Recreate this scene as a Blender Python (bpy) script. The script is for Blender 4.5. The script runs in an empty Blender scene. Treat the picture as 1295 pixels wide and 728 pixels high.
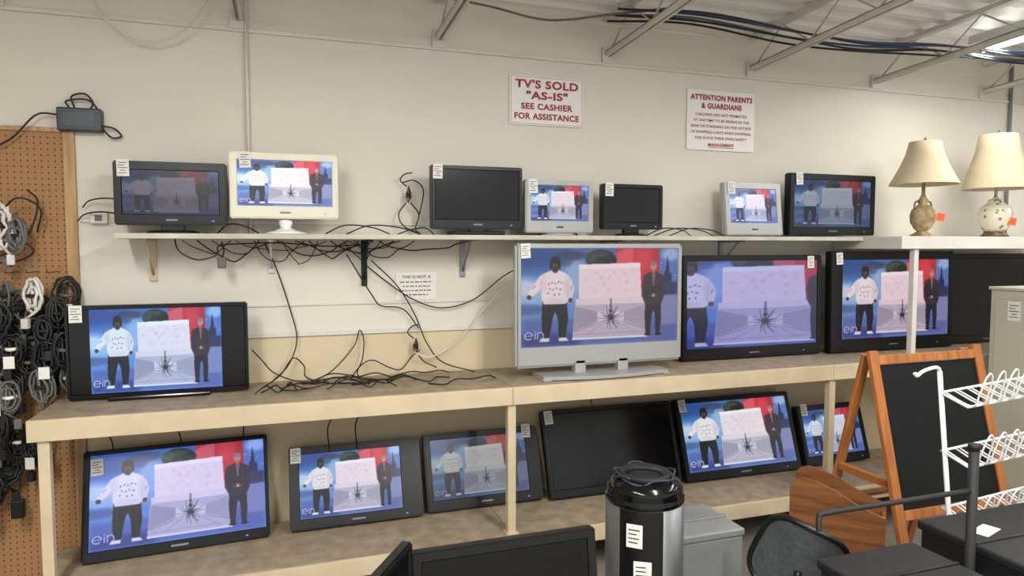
import bpy, bmesh, math, random
import numpy as np
from mathutils import Vector, Matrix
random.seed(7)
SC=bpy.context.scene
COL=bpy.context.collection
try: SC.view_settings.view_transform='Standard'
except Exception: pass

# ------------------------------------------------------------ materials
def lin(c):
    return tuple(((x/255)/12.92 if x/255<=0.04045 else (((x/255)+0.055)/1.055)**2.4) for x in c)
MATS={}
def mat(name,rgb,rough=0.5,metal=0.0,noise=0.0,scale=8.0,bump=0.0,rgb2=None,spec=0.5,emit=0.0):
    if name in MATS: return MATS[name]
    m=bpy.data.materials.new(name); m.use_nodes=True
    nt=m.node_tree; b=nt.nodes['Principled BSDF']
    b.inputs['Roughness'].default_value=rough; b.inputs['Metallic'].default_value=metal
    b.inputs['Specular IOR Level'].default_value=spec
    c1=lin(rgb)+(1,)
    b.inputs['Base Color'].default_value=c1
    if noise or rgb2:
        c2=lin(rgb2)+(1,) if rgb2 else tuple(x*(1-noise) for x in c1[:3])+(1,)
        tc=nt.nodes.new('ShaderNodeTexCoord'); n=nt.nodes.new('ShaderNodeTexNoise')
        n.inputs['Scale'].default_value=scale; n.inputs['Detail'].default_value=6
        nt.links.new(tc.outputs['Object'],n.inputs['Vector'])
        r=nt.nodes.new('ShaderNodeValToRGB'); r.color_ramp.elements[0].position=0.35; r.color_ramp.elements[1].position=0.65
        r.color_ramp.elements[0].color=c2; r.color_ramp.elements[1].color=c1
        nt.links.new(n.outputs['Fac'],r.inputs['Fac']); nt.links.new(r.outputs['Color'],b.inputs['Base Color'])
        if bump:
            bp=nt.nodes.new('ShaderNodeBump'); bp.inputs['Strength'].default_value=bump; bp.inputs['Distance'].default_value=0.01
            nt.links.new(n.outputs['Fac'],bp.inputs['Height']); nt.links.new(bp.outputs['Normal'],b.inputs['Normal'])
    if emit:
        b.inputs['Emission Color'].default_value=c1; b.inputs['Emission Strength'].default_value=emit
    MATS[name]=m; return m
def wood(name,a,b_,scale=3.0,rough=0.45,axis=0):
    if name in MATS: return MATS[name]
    m=mat(name,a,rough); nt=m.node_tree; b=nt.nodes['Principled BSDF']
    tc=nt.nodes.new('ShaderNodeTexCoord'); mp=nt.nodes.new('ShaderNodeMapping')
    s=[14,14,14]; s[axis]=1.2; mp.inputs['Scale'].default_value=s
    n=nt.nodes.new('ShaderNodeTexNoise'); n.inputs['Scale'].default_value=scale; n.inputs['Detail'].default_value=8; n.inputs['Distortion'].default_value=0.6
    r=nt.nodes.new('ShaderNodeValToRGB'); r.color_ramp.elements[0].position=0.35; r.color_ramp.elements[1].position=0.68
    r.color_ramp.elements[0].color=lin(b_)+(1,); r.color_ramp.elements[1].color=lin(a)+(1,)
    nt.links.new(tc.outputs['Object'],mp.inputs['Vector']); nt.links.new(mp.outputs['Vector'],n.inputs['Vector'])
    nt.links.new(n.outputs['Fac'],r.inputs['Fac']); nt.links.new(r.outputs['Color'],b.inputs['Base Color'])
    return m
BLACK=mat('black_plastic',(16,16,17),0.35,spec=.4)
BLACKM=mat('black_matte',(20,20,21),0.7)
GLOSS=mat('gloss_black',(10,10,11),0.14,spec=.4)
OFFS=mat('screen_off',(7,8,9),0.16,spec=.4)
SILVER=mat('silver_plastic',(168,168,166),0.4,0.3)
SILVERD=mat('silver_dark',(120,122,125),0.4,0.4)
WHITEP=mat('ivory_plastic',(228,224,204),0.35)
PAPER=mat('paper',(226,224,216),0.8)
INK=mat('ink',(60,60,62),0.8)
CREAM=mat('cream_paint',(208,190,158),0.55,noise=0.14,scale=5)
WHITEPAINT=mat('white_paint',(216,212,203),0.6,noise=0.08,scale=4)
CABLEB=mat('cable_black',(20,20,22),0.5)
CABLEW=mat('cable_white',(206,204,196),0.5)
CABLEG=mat('cable_grey',(96,94,90),0.5)
CABLEBL=mat('cable_blue',(38,64,130),0.5)
REDC=mat('connector_red',(140,62,52),0.4)
STEEL=mat('brushed_steel',(150,152,154),0.38,0.85,noise=.2,scale=9)
GREYMET=mat('grey_metal',(146,147,146),0.42,0.35,noise=0.18,scale=6)

# ------------------------------------------------------------ mesh helpers
def mesh_obj(name,bm,mats,parent=None,loc=(0,0,0),rot=(0,0,0),smooth=False):
    me=bpy.data.meshes.new(name); bmesh.ops.recalc_face_normals(bm,faces=bm.faces)
    bm.to_mesh(me); bm.free()
    if smooth:
        for p in me.polygons: p.use_smooth=True
    for m in (mats if isinstance(mats,(list,tuple)) else [mats]): me.materials.append(m)
    o=bpy.data.objects.new(name,me); COL.objects.link(o)
    if parent: o.parent=parent
    o.location=loc; o.rotation_euler=rot
    return o
def add_box(bm,x0,x1,y0,y1,z0,z1,bev=0.0,mi=0,seg=2):
    r=bmesh.ops.create_cube(bm,size=1.0)
    vs=r['verts']
    for v in vs:
        v.co=Vector(((x0+x1)/2+v.co.x*(x1-x0),(y0+y1)/2+v.co.y*(y1-y0),(z0+z1)/2+v.co.z*(z1-z0)))
    fs=set(f for v in vs for f in v.link_faces)
    for f in fs: f.material_index=mi
    if bev>0:
        es=list(set(e for v in vs for e in v.link_edges))
        rr=bmesh.ops.bevel(bm,geom=es,offset=bev,segments=seg,affect='EDGES',profile=0.5)
        for f in rr['faces']: f.material_index=mi
def box(name,x0,x1,y0,y1,z0,z1,m,parent=None,bev=0.003,loc=(0,0,0),rot=(0,0,0)):
    bm=bmesh.new(); add_box(bm,x0,x1,y0,y1,z0,z1,bev)
    return mesh_obj(name,bm,m,parent,loc,rot)
def smooth_pts(pts,n=8):
    P=[Vector(p) for p in pts]
    if len(P)<3: return P
    P=[2*P[0]-P[1]]+P+[2*P[-1]-P[-2]]
    out=[]
    for i in range(1,len(P)-2):
        p0,p1,p2,p3=P[i-1:i+3]
        for k in range(n):
            t=k/n
            out.append(0.5*((2*p1)+(-p0+p2)*t+(2*p0-5*p1+4*p2-p3)*t*t+(-p0+3*p1-3*p2+p3)*t**3))
    out.append(P[-2]); return out
def add_tube(bm,pts,r,sides=8,mi=0,closed=False):
    P=[Vector(p) for p in pts]; rings=[]
    n=len(P); up=None
    for i,p in enumerate(P):
        if closed: t=(P[(i+1)%n]-P[i-1])
        else: t=(P[min(i+1,n-1)]-P[max(i-1,0)])
        if t.length<1e-9: t=Vector((0,0,1))
        t.normalize()
        if up is None:
            up=Vector((0,0,1)) if abs(t.z)<0.9 else Vector((1,0,0))
        a=(up-t*up.dot(t))
        if a.length<1e-6: a=t.orthogonal()
        a.normalize(); b=t.cross(a); up=a
        rad=r[i] if isinstance(r,(list,tuple)) else r
        rings.append([bm.verts.new(p+(a*math.cos(2*math.pi*k/sides)+b*math.sin(2*math.pi*k/sides))*rad) for k in range(sides)])
    rng=range(n) if closed else range(n-1)
    for i in rng:
        A=rings[i];B=rings[(i+1)%n]
        for k in range(sides):
            f=bm.faces.new((A[k],A[(k+1)%sides],B[(k+1)%sides],B[k])); f.material_index=mi; f.smooth=True
    if not closed:
        f=bm.faces.new(rings[0][::-1]); f.material_index=mi
        f=bm.faces.new(rings[-1]); f.material_index=mi
def tube(name,pts,r,m,parent=None,sides=8,smooth=True,n=8,loc=(0,0,0)):
    bm=bmesh.new(); add_tube(bm,smooth_pts(pts,n) if smooth else pts,r,sides)
    return mesh_obj(name,bm,m,parent,loc)
def add_lathe(bm,prof,seg=32,mi=0,cx=0,cy=0,wob=None):
    rings=[]
    for r,z in prof:
        rings.append([bm.verts.new((cx+(r*(1+(wob*math.cos(k*math.pi) if wob else 0)))*math.cos(2*math.pi*k/seg),cy+(r*(1+(wob*math.cos(k*math.pi) if wob else 0)))*math.sin(2*math.pi*k/seg),z)) for k in range(seg)])
    for A,B in zip(rings,rings[1:]):
        for k in range(seg):
            f=bm.faces.new((A[k],A[(k+1)%seg],B[(k+1)%seg],B[k])); f.material_index=mi; f.smooth=True
    return rings
def lathe(name,prof,m,parent=None,seg=32,loc=(0,0,0),cap=True,wob=None):
    bm=bmesh.new(); R=add_lathe(bm,prof,seg,wob=wob)
    if cap:
        bm.faces.new(R[0][::-1]); bm.faces.new(R[-1])
    return mesh_obj(name,bm,m,parent,loc)
def empty(name,loc,rot=(0,0,0)):
    o=bpy.data.objects.new(name,None); COL.objects.link(o); o.location=loc; o.rotation_euler=rot; o.empty_display_size=0.05
    return o
def tag(o,label,cat,group=None):
    o['label']=label; o['category']=cat
    if group: o['group']=group
    return o
def struct(o): o['kind']='structure'; return o
def text(name,body,w,h,loc,m,parent,bold=0.02,depth=0.001):
    d=bpy.data.curves.new(name,'FONT'); d.body=body; d.size=1; d.offset=bold; d.align_x='CENTER'; d.resolution_u=3
    d.space_character=1.0+bold*2.2
    t=bpy.data.objects.new('tmp',d); COL.objects.link(t)
    dg=bpy.context.evaluated_depsgraph_get(); dg.update()
    me=bpy.data.meshes.new_from_object(t.evaluated_get(dg))
    bpy.data.objects.remove(t)
    xs=[v.co.x for v in me.vertices]; ys=[v.co.y for v in me.vertices]
    x0,x1,y0,y1=min(xs),max(xs),min(ys),max(ys)
    for v in me.vertices:
        v.co=Vector(((v.co.x-(x0+x1)/2)/(x1-x0)*w,0,(v.co.y-y0)/(y1-y0)*h))
    me.materials.clear(); me.materials.append(m); me.name=name
    o=bpy.data.objects.new(name,me); COL.objects.link(o); o.parent=parent; o.location=loc
    return o

# ------------------------------------------------------------ broadcast picture (vertex colours on a flat screen grid)
def paint(NX,NY,cx0=0,cx1=1,cy0=0,cy1=1,lx=0.0,ly=0.0,ls=1.0):
    u=np.linspace(cx0,cx1,NX)[None,:].repeat(NY,0); v=np.linspace(cy0,cy1,NY)[:,None].repeat(NX,1)
    A=1.55
    img=np.zeros((NY,NX,3))
    e=0.006
    def put(mask,c,al=1.0):
        m=np.clip(mask,0,1)[...,None]*al
        img[:]=img*(1-m)+np.array(c)/255*m
    def rect(x0,x1,y0,y1,c,al=1,s=e):
        f=lambda t:np.clip(t/s+0.5,0,1)
        put(f(u-x0)*f(x1-u)*f(v-y0)*f(y1-v),c,al)
    def ell(x,y,rx,ry,c,al=1,s=0.15):
        d=np.sqrt(((u-x)/rx)**2+((v-y)/ry)**2); put((1-d)/s+0.5,c,al)
    def pmask(p,uu,vv):
        ins=np.zeros_like(uu,bool)
        n=len(p)
        for i in range(n):
            x1,y1=p[i];x2,y2=p[(i+1)%n]
            if y1==y2: continue
            ins^=((y1>vv)!=(y2>vv))&(uu<(x2-x1)*(vv-y1)/(y2-y1)+x1)
        return ins.astype(float)
    def poly(p,c,al=1):
        m=0
        for dx in (-.0015,.0015):
            for dy in (-.0022,.0022): m=m+pmask(p,u+dx,v+dy)*.25
        put(m,c,al)
    def seg(x1,y1,x2,y2,w,c,al=1):
        dx,dy=(x2-x1)*A,(y2-y1); L=dx*dx+dy*dy+1e-9
        t=np.clip(((u-x1)*A*dx+(v-y1)*dy)/L,0,1)
        d=np.sqrt(((u-x1)*A-t*dx)**2+((v-y1)-t*dy)**2)
        put((w-d)/0.006+0.5,c,al)
    rs=np.random.RandomState(3)
    g=v[...,None]
    img[:]=np.array([56,108,178])/255*(1-g)+np.array([116,162,216])/255*g
    ell(0.05,0.08,0.25,0.12,(34,70,136),.8,.9); ell(0.01,0.40,0.16,0.10,(200,220,240),.9,.9); ell(0.10,0.52,0.2,0.05,(160,198,232),.7,.9); ell(0.33,0.3,0.08,0.22,(160,192,226),.8,.9)
    ell(0.30,0.07,0.10,0.05,(50,60,92),.85,.6); ell(0.27,0.13,0.04,0.05,(60,84,116),.7,.6)
    ell(0.02,0.62,0.14,0.05,(70,92,140),.7,.8)
    rect(0,1,0.72,1,(82,106,172),.95,.06); rect(0,.36,.86,1,(46,62,126),.8,.06); rect(.78,1,.8,1,(92,102,164),.7,.08)
    for k in range(9): seg(-.1+.16*k,1.0,.30+.06*k,.72,.0016,(104,126,188),.5)
    poly([(.585,0),(.872,0),(.876,.50),(.80,.58),(.60,.5)],(200,42,54))
    poly([(.585,.05),(.66,.0),(.70,.0),(.70,.2),(.60,.2)],(218,98,108),.8); rect(.83,.874,0,.5,(162,30,42),.6,.03); ell(.77,.12,.05,.12,(214,70,84),.6,.9)
    ell(.49,.11,.098,.098,(32,40,36)); ell(.43,.09,.035,.055,(54,70,56)); ell(.545,.12,.045,.06,(20,24,30)); ell(.49,.06,.05,.03,(70,84,74),.6,.6)
    rect(.876,1,0,.5,(78,116,182)); ell(.95,.06,.06,.07,(166,198,232),.8,.7)
    poly([(.90,.5),(.907,.27),(.918,.22),(.930,.07),(.942,.22),(.957,.27),(.964,.5)],(30,38,82)); rect(.878,1,.36,.50,(40,50,92),1,.02); rect(.878,1,.50,.82,(126,134,180),1,.03)
    for k in range(14): ell(.88+.12*rs.rand(),.02+.3*rs.rand(),.003,.005,(220,226,250),.8)
    # upper drawing sheet
    poly([(.350,.165),(.745,.15),(.758,.56),(.350,.56)],(232,220,226))
    poly([(.350,.165),(.745,.15),(.746,.20),(.350,.215)],(242,236,240))
    for k in range(110):
        x=.37+.35*rs.rand(); y=.19+.31*rs.rand()
        a=rs.rand()*6.28; L=.008+.03*rs.rand()
        seg(x,y,x+L*math.cos(a),y+L*math.sin(a)*.8,.0008,(190,166,180),.55)
    for k in range(14):
        x=.39+.31*rs.rand(); y=.22+.24*rs.rand(); ell(x,y,.013,.018,(212,190,202),.45,.9)
    # lower drawing
    poly([(.332,.52),(.775,.515),(.80,.93),(.31,.94)],(184,182,198))
    poly([(.332,.52),(.775,.515),(.775,.58),(.332,.585)],(222,213,222))
    poly([(.333,.60),(.47,.66),(.47,.76),(.315,.86)],(156,154,174)); poly([(.785,.60),(.64,.66),(.64,.76),(.798,.86)],(164,162,182))
    poly([(.47,.66),(.64,.66),(.64,.76),(.47,.76)],(208,204,216))
    for y_,al_ in ((.63,.4),(.66,.35),(.69,.4),(.72,.35),(.75,.4)):
        seg(.33,y_-.03+(y_-.7)*.6,.47,y_,.001,(110,104,130),al_); seg(.785,y_-.03+(y_-.7)*.6,.64,y_,.001,(110,104,130),al_)
    for x_ in (.36,.39,.42,.445,.67,.70,.73,.76): seg(x_,.64,x_,.82,.001,(130,124,148),.45)
    for k in range(20):
        r=(k+rs.rand()*.7)*6.283/20; L_=.6+.5*rs.rand(); b1=rs.uniform(-.25,.25)
        xm,ym=.555+.045*L_*math.cos(r),.72+.07*L_*math.sin(r)
        xe,ye=.555+.085*L_*math.cos(r+b1),.72+.125*L_*math.sin(r+b1)
        seg(.555,.72,xm,ym,.0034,(48,45,58),.9); seg(xm,ym,xe,ye,.0018,(54,50,64),.9)
    ell(.555,.72,.018,.03,(52,48,62),.9,.5); rect(.550,.560,.52,.70,(92,88,104),.85); ell(.555,.655,.012,.018,(56,52,66),.9,.4); ell(.555,.60,.008,.012,(76,72,88),.9,.4)
    seg(.33,.86,.47,.78,.0016,(94,88,116)); seg(.79,.86,.64,.78,.0016,(94,88,116)); seg(.40,.9,.50,.79,.0012,(120,114,140)); seg(.72,.9,.62,.79,.0012,(120,114,140)); seg(.33,.89,.78,.885,.0014,(130,124,150))
    rect(.31,.8,.925,.945,(230,226,236))
    # man in white sweater
    blk=(16,16,22)
    poly([(.128,.52),(.275,.52),(.284,.72),(.268,.92),(.228,.92),(.222,.72),(.203,.64),(.188,.72),(.168,.92),(.128,.92),(.122,.7)],blk)
    seg(.15,.58,.145,.9,.004,(44,44,56),.7); seg(.262,.58,.252,.9,.004,(44,44,56),.7)
    poly([(.178,.222),(.232,.222),(.262,.245),(.292,.285),(.288,.53),(.268,.565),(.135,.565),(.120,.50),(.118,.40),(.085,.455),(.055,.495),(.038,.46),(.078,.355),(.112,.275),(.145,.245)],(232,229,230))
    poly([(.285,.28),(.306,.32),(.322,.41),(.312,.50),(.288,.53),(.274,.48),(.288,.42)],(218,215,222))
    ell(.13,.35,.02,.09,(206,204,212),.5,.9); ell(.275,.40,.016,.10,(200,198,208),.5,.9); ell(.20,.54,.07,.03,(204,202,210),.5,.9)
    seg(.118,.30,.121,.5,.003,(180,178,190),.6); seg(.283,.32,.282,.5,.003,(180,178,190),.6); seg(.15,.5,.26,.52,.003,(190,188,198),.5)
    for (x,y) in [(.165,.36),(.185,.345),(.205,.355),(.225,.34),(.245,.35),(.172,.41),(.192,.42),(.212,.405),(.235,.415),(.16,.455),(.20,.47),(.228,.465)]:
        for j in range(3):
            a=rs.rand()*3.14; L_=.006+.006*rs.rand(); seg(x-L_*math.cos(a)*.7,y-L_*math.sin(a),x+L_*math.cos(a)*.7,y+L_*math.sin(a),.0016,(66,62,72),.8)
    seg(.07,.40,.085,.37,.003,(70,68,78),.7); seg(.305,.38,.30,.42,.003,(70,68,78),.7)
    ell(.047,.492,.015,.024,(88,58,46)); ell(.298,.53,.013,.024,(88,58,46))
    poly([(.190,.19),(.218,.19),(.222,.235),(.205,.25),(.186,.235)],(78,50,40))
    ell(.204,.172,.024,.048,(98,66,52)); ell(.204,.205,.018,.02,(52,34,28),.9,.4); ell(.178,.175,.008,.035,(18,16,18)); ell(.229,.175,.008,.035,(18,16,18))
    seg(.192,.165,.198,.165,.0025,(30,20,18)); seg(.209,.165,.215,.165,.0025,(30,20,18))
    ell(.204,.118,.030,.036,blk); poly([(.168,.150),(.176,.128),(.232,.128),(.242,.150)],blk)
    poly([(.118,.915),(.17,.915),(.168,.95),(.108,.95)],(224,224,230)); poly([(.226,.915),(.272,.915),(.288,.95),(.226,.95)],(224,224,230))
    # man in dark suit
    poly([(.785,.55),(.885,.55),(.89,.75),(.882,.91),(.852,.91),(.847,.7),(.836,.66),(.826,.72),(.815,.91),(.785,.91),(.778,.7)],(34,30,42))
    poly([(.815,.25),(.855,.25),(.885,.27),(.908,.30),(.916,.42),(.905,.53),(.888,.60),(.784,.60),(.764,.53),(.757,.40),(.768,.29),(.79,.265)],(50,42,52))
    poly([(.820,.25),(.851,.25),(.842,.40),(.833,.40)],(126,92,98)); poly([(.812,.255),(.821,.25),(.833,.42),(.828,.42)],(30,28,38)); poly([(.851,.25),(.86,.255),(.846,.42),(.842,.42)],(30,28,38))
    ell(.836,.190,.021,.043,(192,148,134)); ell(.836,.155,.023,.022,(132,124,122)); ell(.836,.222,.010,.008,(150,108,98)); seg(.826,.185,.831,.185,.0022,(60,44,40)); seg(.840,.185,.846,.185,.0022,(60,44,40)); rect(.829,.843,.225,.25,(176,134,120))
    ell(.836,.50,.024,.017,(190,148,134)); seg(.79,.33,.79,.55,.004,(24,22,32),.7); seg(.885,.33,.885,.55,.004,(24,22,32),.7); seg(.795,.40,.822,.50,.009,(42,36,48)); seg(.88,.40,.85,.50,.009,(42,36,48))
    ell(.800,.92,.024,.013,(20,18,28)); ell(.870,.92,.024,.013,(20,18,28))
    # station logo
    wc=(206,210,236)
    U=(u-lx)/ls; V_=(v-.885-ly)/ls+.885
    def lseg(x1,y1,x2,y2,w):
        dx,dy=(x2-x1)*A,(y2-y1); L=dx*dx+dy*dy+1e-9
        t=np.clip(((U-x1)*A*dx+(V_-y1)*dy)/L,0,1)
        put((w-np.sqrt(((U-x1)*A-t*dx)**2+((V_-y1)-t*dy)**2))/.006+.5,wc)
    d=np.sqrt(((U-.043)*A)**2+(V_-.885)**2); ang=np.arctan2(V_-.885,(U-.043)*A)
    put(np.clip((.005-np.abs(d-.036))/.005+.5,0,1)*(~((ang>0.05)&(ang<0.75))),wc)
    lseg(.022,.885,.064,.885,.0034); lseg(.082,.858,.082,.920,.0042); lseg(.082,.838,.0821,.840,.005)
    lseg(.098,.850,.098,.920,.0042); lseg(.132,.872,.132,.920,.0046); lseg(.098,.862,.108,.851,.0042); lseg(.108,.851,.122,.851,.0042); lseg(.122,.851,.132,.872,.0046)
    k=img.copy(); k[1:-1,1:-1]=(img[1:-1,1:-1]*3+img[:-2,1:-1]+img[2:,1:-1]+img[1:-1,:-2]+img[1:-1,2:])/7
    k+=rs.normal(0,.014,(NY,NX,1))
    return np.clip(k,0,1)
def screen_mesh(name,img):
    NY,NX,_=img.shape
    xs=np.linspace(0,1,NX); zs=np.linspace(1,0,NY)
    V=np.zeros((NY,NX,3)); V[...,0]=xs[None,:]; V[...,2]=zs[:,None]
    idx=np.arange(NX*NY).reshape(NY,NX)
    Fc=np.stack([idx[1:,:-1],idx[1:,1:],idx[:-1,1:],idx[:-1,:-1]],-1).reshape(-1,4)
    me=bpy.data.meshes.new(name); me.from_pydata(V.reshape(-1,3).tolist(),[],Fc.tolist()); me.update()
    at=me.color_attributes.new('Col','FLOAT_COLOR','POINT')
    L=np.where(img<=0.04045,img/12.92,((img+0.055)/1.055)**2.4)
    C=np.ones((NY*NX,4)); C[:,:3]=L.reshape(-1,3)
    at.data.foreach_set('color',C.ravel())
    return me
PIC=screen_mesh('broadcast_picture',paint(340,220))
PICZ=screen_mesh('broadcast_picture_zoomed',paint(260,170,.19,.81,.10,.97))
PICN=screen_mesh('broadcast_picture_narrow',paint(250,190,.0,1.0,.0,1.0))
for m_ in (PIC,PICZ,PICN): m_.materials.append(OFFS)
def screen_mat(i,tint,gain,lift=(0,0,0)):
    m=bpy.data.materials.new('screen_lit_%d'%i); m.use_nodes=True; nt=m.node_tree; b=nt.nodes['Principled BSDF']
    b.inputs['Base Color'].default_value=(.01,.01,.012,1); b.inputs['Roughness'].default_value=.22
    a=nt.nodes.new('ShaderNodeVertexColor'); a.layer_name='Col'
    mx=nt.nodes.new('ShaderNodeMix'); mx.data_type='RGBA'; mx.blend_type='MULTIPLY'; mx.inputs['Factor'].default_value=1
    mx.inputs['B'].default_value=tint+(1,)
    ad=nt.nodes.new('ShaderNodeMix'); ad.data_type='RGBA'; ad.blend_type='ADD'; ad.inputs['Factor'].default_value=1
    ad.inputs['B'].default_value=tuple(lift)+(1,)
    nt.links.new(a.outputs['Color'],mx.inputs['A']); nt.links.new(mx.outputs['Result'],ad.inputs['A']); nt.links.new(ad.outputs['Result'],b.inputs['Emission Color'])
    b.inputs['Emission Strength'].default_value=gain
    return m
# ------------------------------------------------------------ television builder
NTV=[0]
def price_tag(parent,x,z,w=.048,h=.072,y=-.004,rot=0):
    bm=bmesh.new(); add_box(bm,-w/2,w/2,-.001,.001,-h,0,0,0)
    for k,(a,b_) in enumerate([(.15,.85),(.1,.6),(.1,.9),(.3,.7),(.1,.8)]):
        zz=-h*(.2+.15*k); add_box(bm,-w/2+w*a,-w/2+w*b_,-.0018,-.001,zz-h*.02,zz+h*.02,0,1)
    return mesh_obj('price_tag',bm,[PAPER,INK],parent,(x,y,z),(0.0,random.uniform(-.06,.06),rot))
def tv(label,x0,x1,z0,z1,y,base_z,case=BLACK,bez=(.02,.02,.02,.035),pic=None,tint=(1,1,1),gain=1.0,lift=(0,0,0),
       stand='none',depth=.045,tilt=0,yaw=0,tagp=None,hump=True,group=None,screen_in=None,standmat=None,bev=.006,logo=None):
    w=x1-x0; h=(z1-z0)
    cx=(x0+x1)/2
    a=-tilt
    up=depth*math.sin(tilt) if stand=='none' else 0
    root=empty('television',(cx,y,base_z+up+.001),(a,0,yaw))
    tag(root,label,'television',group)
    lz=z0-base_z
    bm=bmesh.new()
    X0,X1,Z0,Z1=-w/2,w/2,lz,lz+h
    l,r,t,b=bez
    def q(vs,mi=0): 
        f=bm.faces.new(vs); f.material_index=mi; return f
    of=[bm.verts.new(p) for p in ((X0,0,Z0),(X1,0,Z0),(X1,0,Z1),(X0,0,Z1))]
    inf=[bm.verts.new(p) for p in ((X0+l,0,Z0+b),(X1-r,0,Z0+b),(X1-r,0,Z1-t),(X0+l,0,Z1-t))]
    rec=[bm.verts.new((v.co.x+dx,.006,v.co.z+dz)) for v,dx,dz in zip(inf,(.003,-.003,-.003,.003),(.003,.003,-.003,-.003))]
    ob=[bm.verts.new((v.co.x,depth,v.co.z)) for v in of]
    for i in range(4):
        j=(i+1)%4
        q((of[i],of[j],inf[j],inf[i])); q((inf[i],inf[j],rec[j],rec[i]),0); q((of[j],of[i],ob[i],ob[j]))
    q(rec); bk=q(ob[::-1])
    es=[e for e in bm.edges if (e.verts[0] in of and e.verts[1] in of) or (e.verts[0] in of and e.verts[1] in ob) or (e.verts[1] in of and e.verts[0] in ob)]
    bmesh.ops.bevel(bm,geom=es,offset=bev,segments=2,affect='EDGES')
    if hump:
        add_box(bm,X0+w*.15,X1-w*.15,depth-.002,depth+.045,Z0+h*.1,Z1-h*.2,.012)
    mesh_obj('casing',bm,case,root)
    sw=w-l-r-.006; sh=h-t-b-.006
    if pic is None:
        bm=bmesh.new(); add_box(bm,0,sw,0,.002,0,sh,0)
        mesh_obj('screen',bm,OFFS,root,(X0+l+.003,.0035,Z0+b+.003))
    else:
        NTV[0]+=1
        sm=screen_mat(NTV[0],tint,gain,lift)
        sx0,sx1=0,1
        if screen_in:
            bm=bmesh.new(); add_box(bm,0,sw,0,.001,0,sh,0)
            mesh_obj('screen_glass',bm,GLOSS,root,(X0+l+.003,.0048,Z0+b+.003)); sx0,sx1=screen_in
        s=bpy.data.objects.new('screen',pic); COL.objects.link(s); s.parent=root
        s.location=(X0+l+.003+sw*sx0,.0045,Z0+b+.003); s.scale=(sw*(sx1-sx0),1,sh)
        s.material_slots[0].link='OBJECT'; s.material_slots[0].material=sm
    if b>.02 and logo!=0:
        lw=min(.07,w*.1)
        box('maker_badge',-lw/2,lw/2,-.0015,.001,Z0+b*.42,Z0+b*.42+.008,SILVERD if case!=SILVER else INK,root,0)
        box('power_light',w*.36,w*.36+.01,-.0015,.001,Z0+b*.4,Z0+b*.4+.004,mat('led_blue',(90,150,230),.4,emit=.6),root,0)
    sm_=standmat or case
    if stand=='small':
        bm=bmesh.new(); add_box(bm,-.045,.045,.015,.05,.004,lz+.03,.004); 
        sw2=min(.12,w*.24)
        rg=add_lathe(bm,[(.001,.0),(1,.0),(1,.006),(.85,.012),(.001,.016)],24)
        for rr in rg:
            for v_ in rr: v_.co.x*=sw2; v_.co.y=v_.co.y*.075+.035
        mesh_obj('stand',bm,sm_,root)
    elif stand=='ball':
        bm=bmesh.new(); rg=add_lathe(bm,[(.001,0),(.09,0),(.09,.006),(.05,.016),(.022,.028),(.03,.045),(.03,.06),(.001,.07)],24,cy=.035); mesh_obj('stand',bm,sm_,root)
    elif stand=='feet':
        bm=bmesh.new()
        # wide thin base plate bowed forward, with two thick necks
        n_=24; top_=[];bot_=[]
        for i in range(n_+1):
            t=-1+2*i/n_; xx_=.345*t; yf=-.115+.05*t*t; 
            for z_,L_ in ((.004,bot_),(.020,top_)): L_.append((bm.verts.new((xx_,yf,z_)),bm.verts.new((xx_,.10,z_))))
        for i in range(n_):
            bm.faces.new((top_[i][0],top_[i+1][0],top_[i+1][1],top_[i][1])); bm.faces.new((bot_[i][0],bot_[i][1],bot_[i+1][1],bot_[i+1][0]))
            bm.faces.new((bot_[i][0],bot_[i+1][0],top_[i+1][0],top_[i][0])); bm.faces.new((bot_[i][1],top_[i][1],top_[i+1][1],bot_[i+1][1]))
        for i in (0,n_): bm.faces.new((bot_[i][0],top_[i][0],top_[i][1],bot_[i][1]))
        for sx in (-1,1):
            add_box(bm,sx*.12-.03,sx*.12+.03,.0,.05,.015,lz+.03,.006)
            add_box(bm,sx*.33-.02,sx*.33+.02,-.08,.08,.0,.006,.002)
        mesh_obj('stand',bm,sm_,root)
    elif stand=='bar':
        bm=bmesh.new(); add_box(bm,-w*.28,w*.28,-.04,.12,.0,.018,.006); add_box(bm,-w*.08,w*.08,.01,.05,.01,lz+.03,.004)
        mesh_obj('stand',bm,sm_,root)
    if tagp: price_tag(root,X0+tagp[0]*w,Z0+tagp[1]*h+.01)
    return root

# ------------------------------------------------------------ room shell
WY=3.5
wm=mat('wall_paint',(212,208,196),0.75); nt=wm.node_tree; b=nt.nodes['Principled BSDF']
tc=nt.nodes.new('ShaderNodeTexCoord'); sep=nt.nodes.new('ShaderNodeSeparateXYZ'); nt.links.new(tc.outputs['Object'],sep.inputs[0])
n1=nt.nodes.new('ShaderNodeTexNoise'); n1.inputs['Scale'].default_value=1.1; n1.inputs['Detail'].default_value=7; nt.links.new(tc.outputs['Object'],n1.inputs['Vector'])
r1=nt.nodes.new('ShaderNodeValToRGB'); r1.color_ramp.elements[0].position=.25; r1.color_ramp.elements[1].position=.75
r1.color_ramp.elements[0].color=lin((211,205,190))+(1,); r1.color_ramp.elements[1].color=lin((221,217,205))+(1,)
nt.links.new(n1.outputs['Fac'],r1.inputs['Fac'])
lt=nt.nodes.new('ShaderNodeMath'); lt.operation='LESS_THAN'; lt.inputs[1].default_value=1.165; nt.links.new(sep.outputs['Z'],lt.inputs[0])
r2=nt.nodes.new('ShaderNodeValToRGB'); r2.color_ramp.elements[0].color=lin((202,184,150))+(1,); r2.color_ramp.elements[1].color=lin((216,200,170))+(1,)
nt.links.new(n1.outputs['Fac'],r2.inputs['Fac'])
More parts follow.
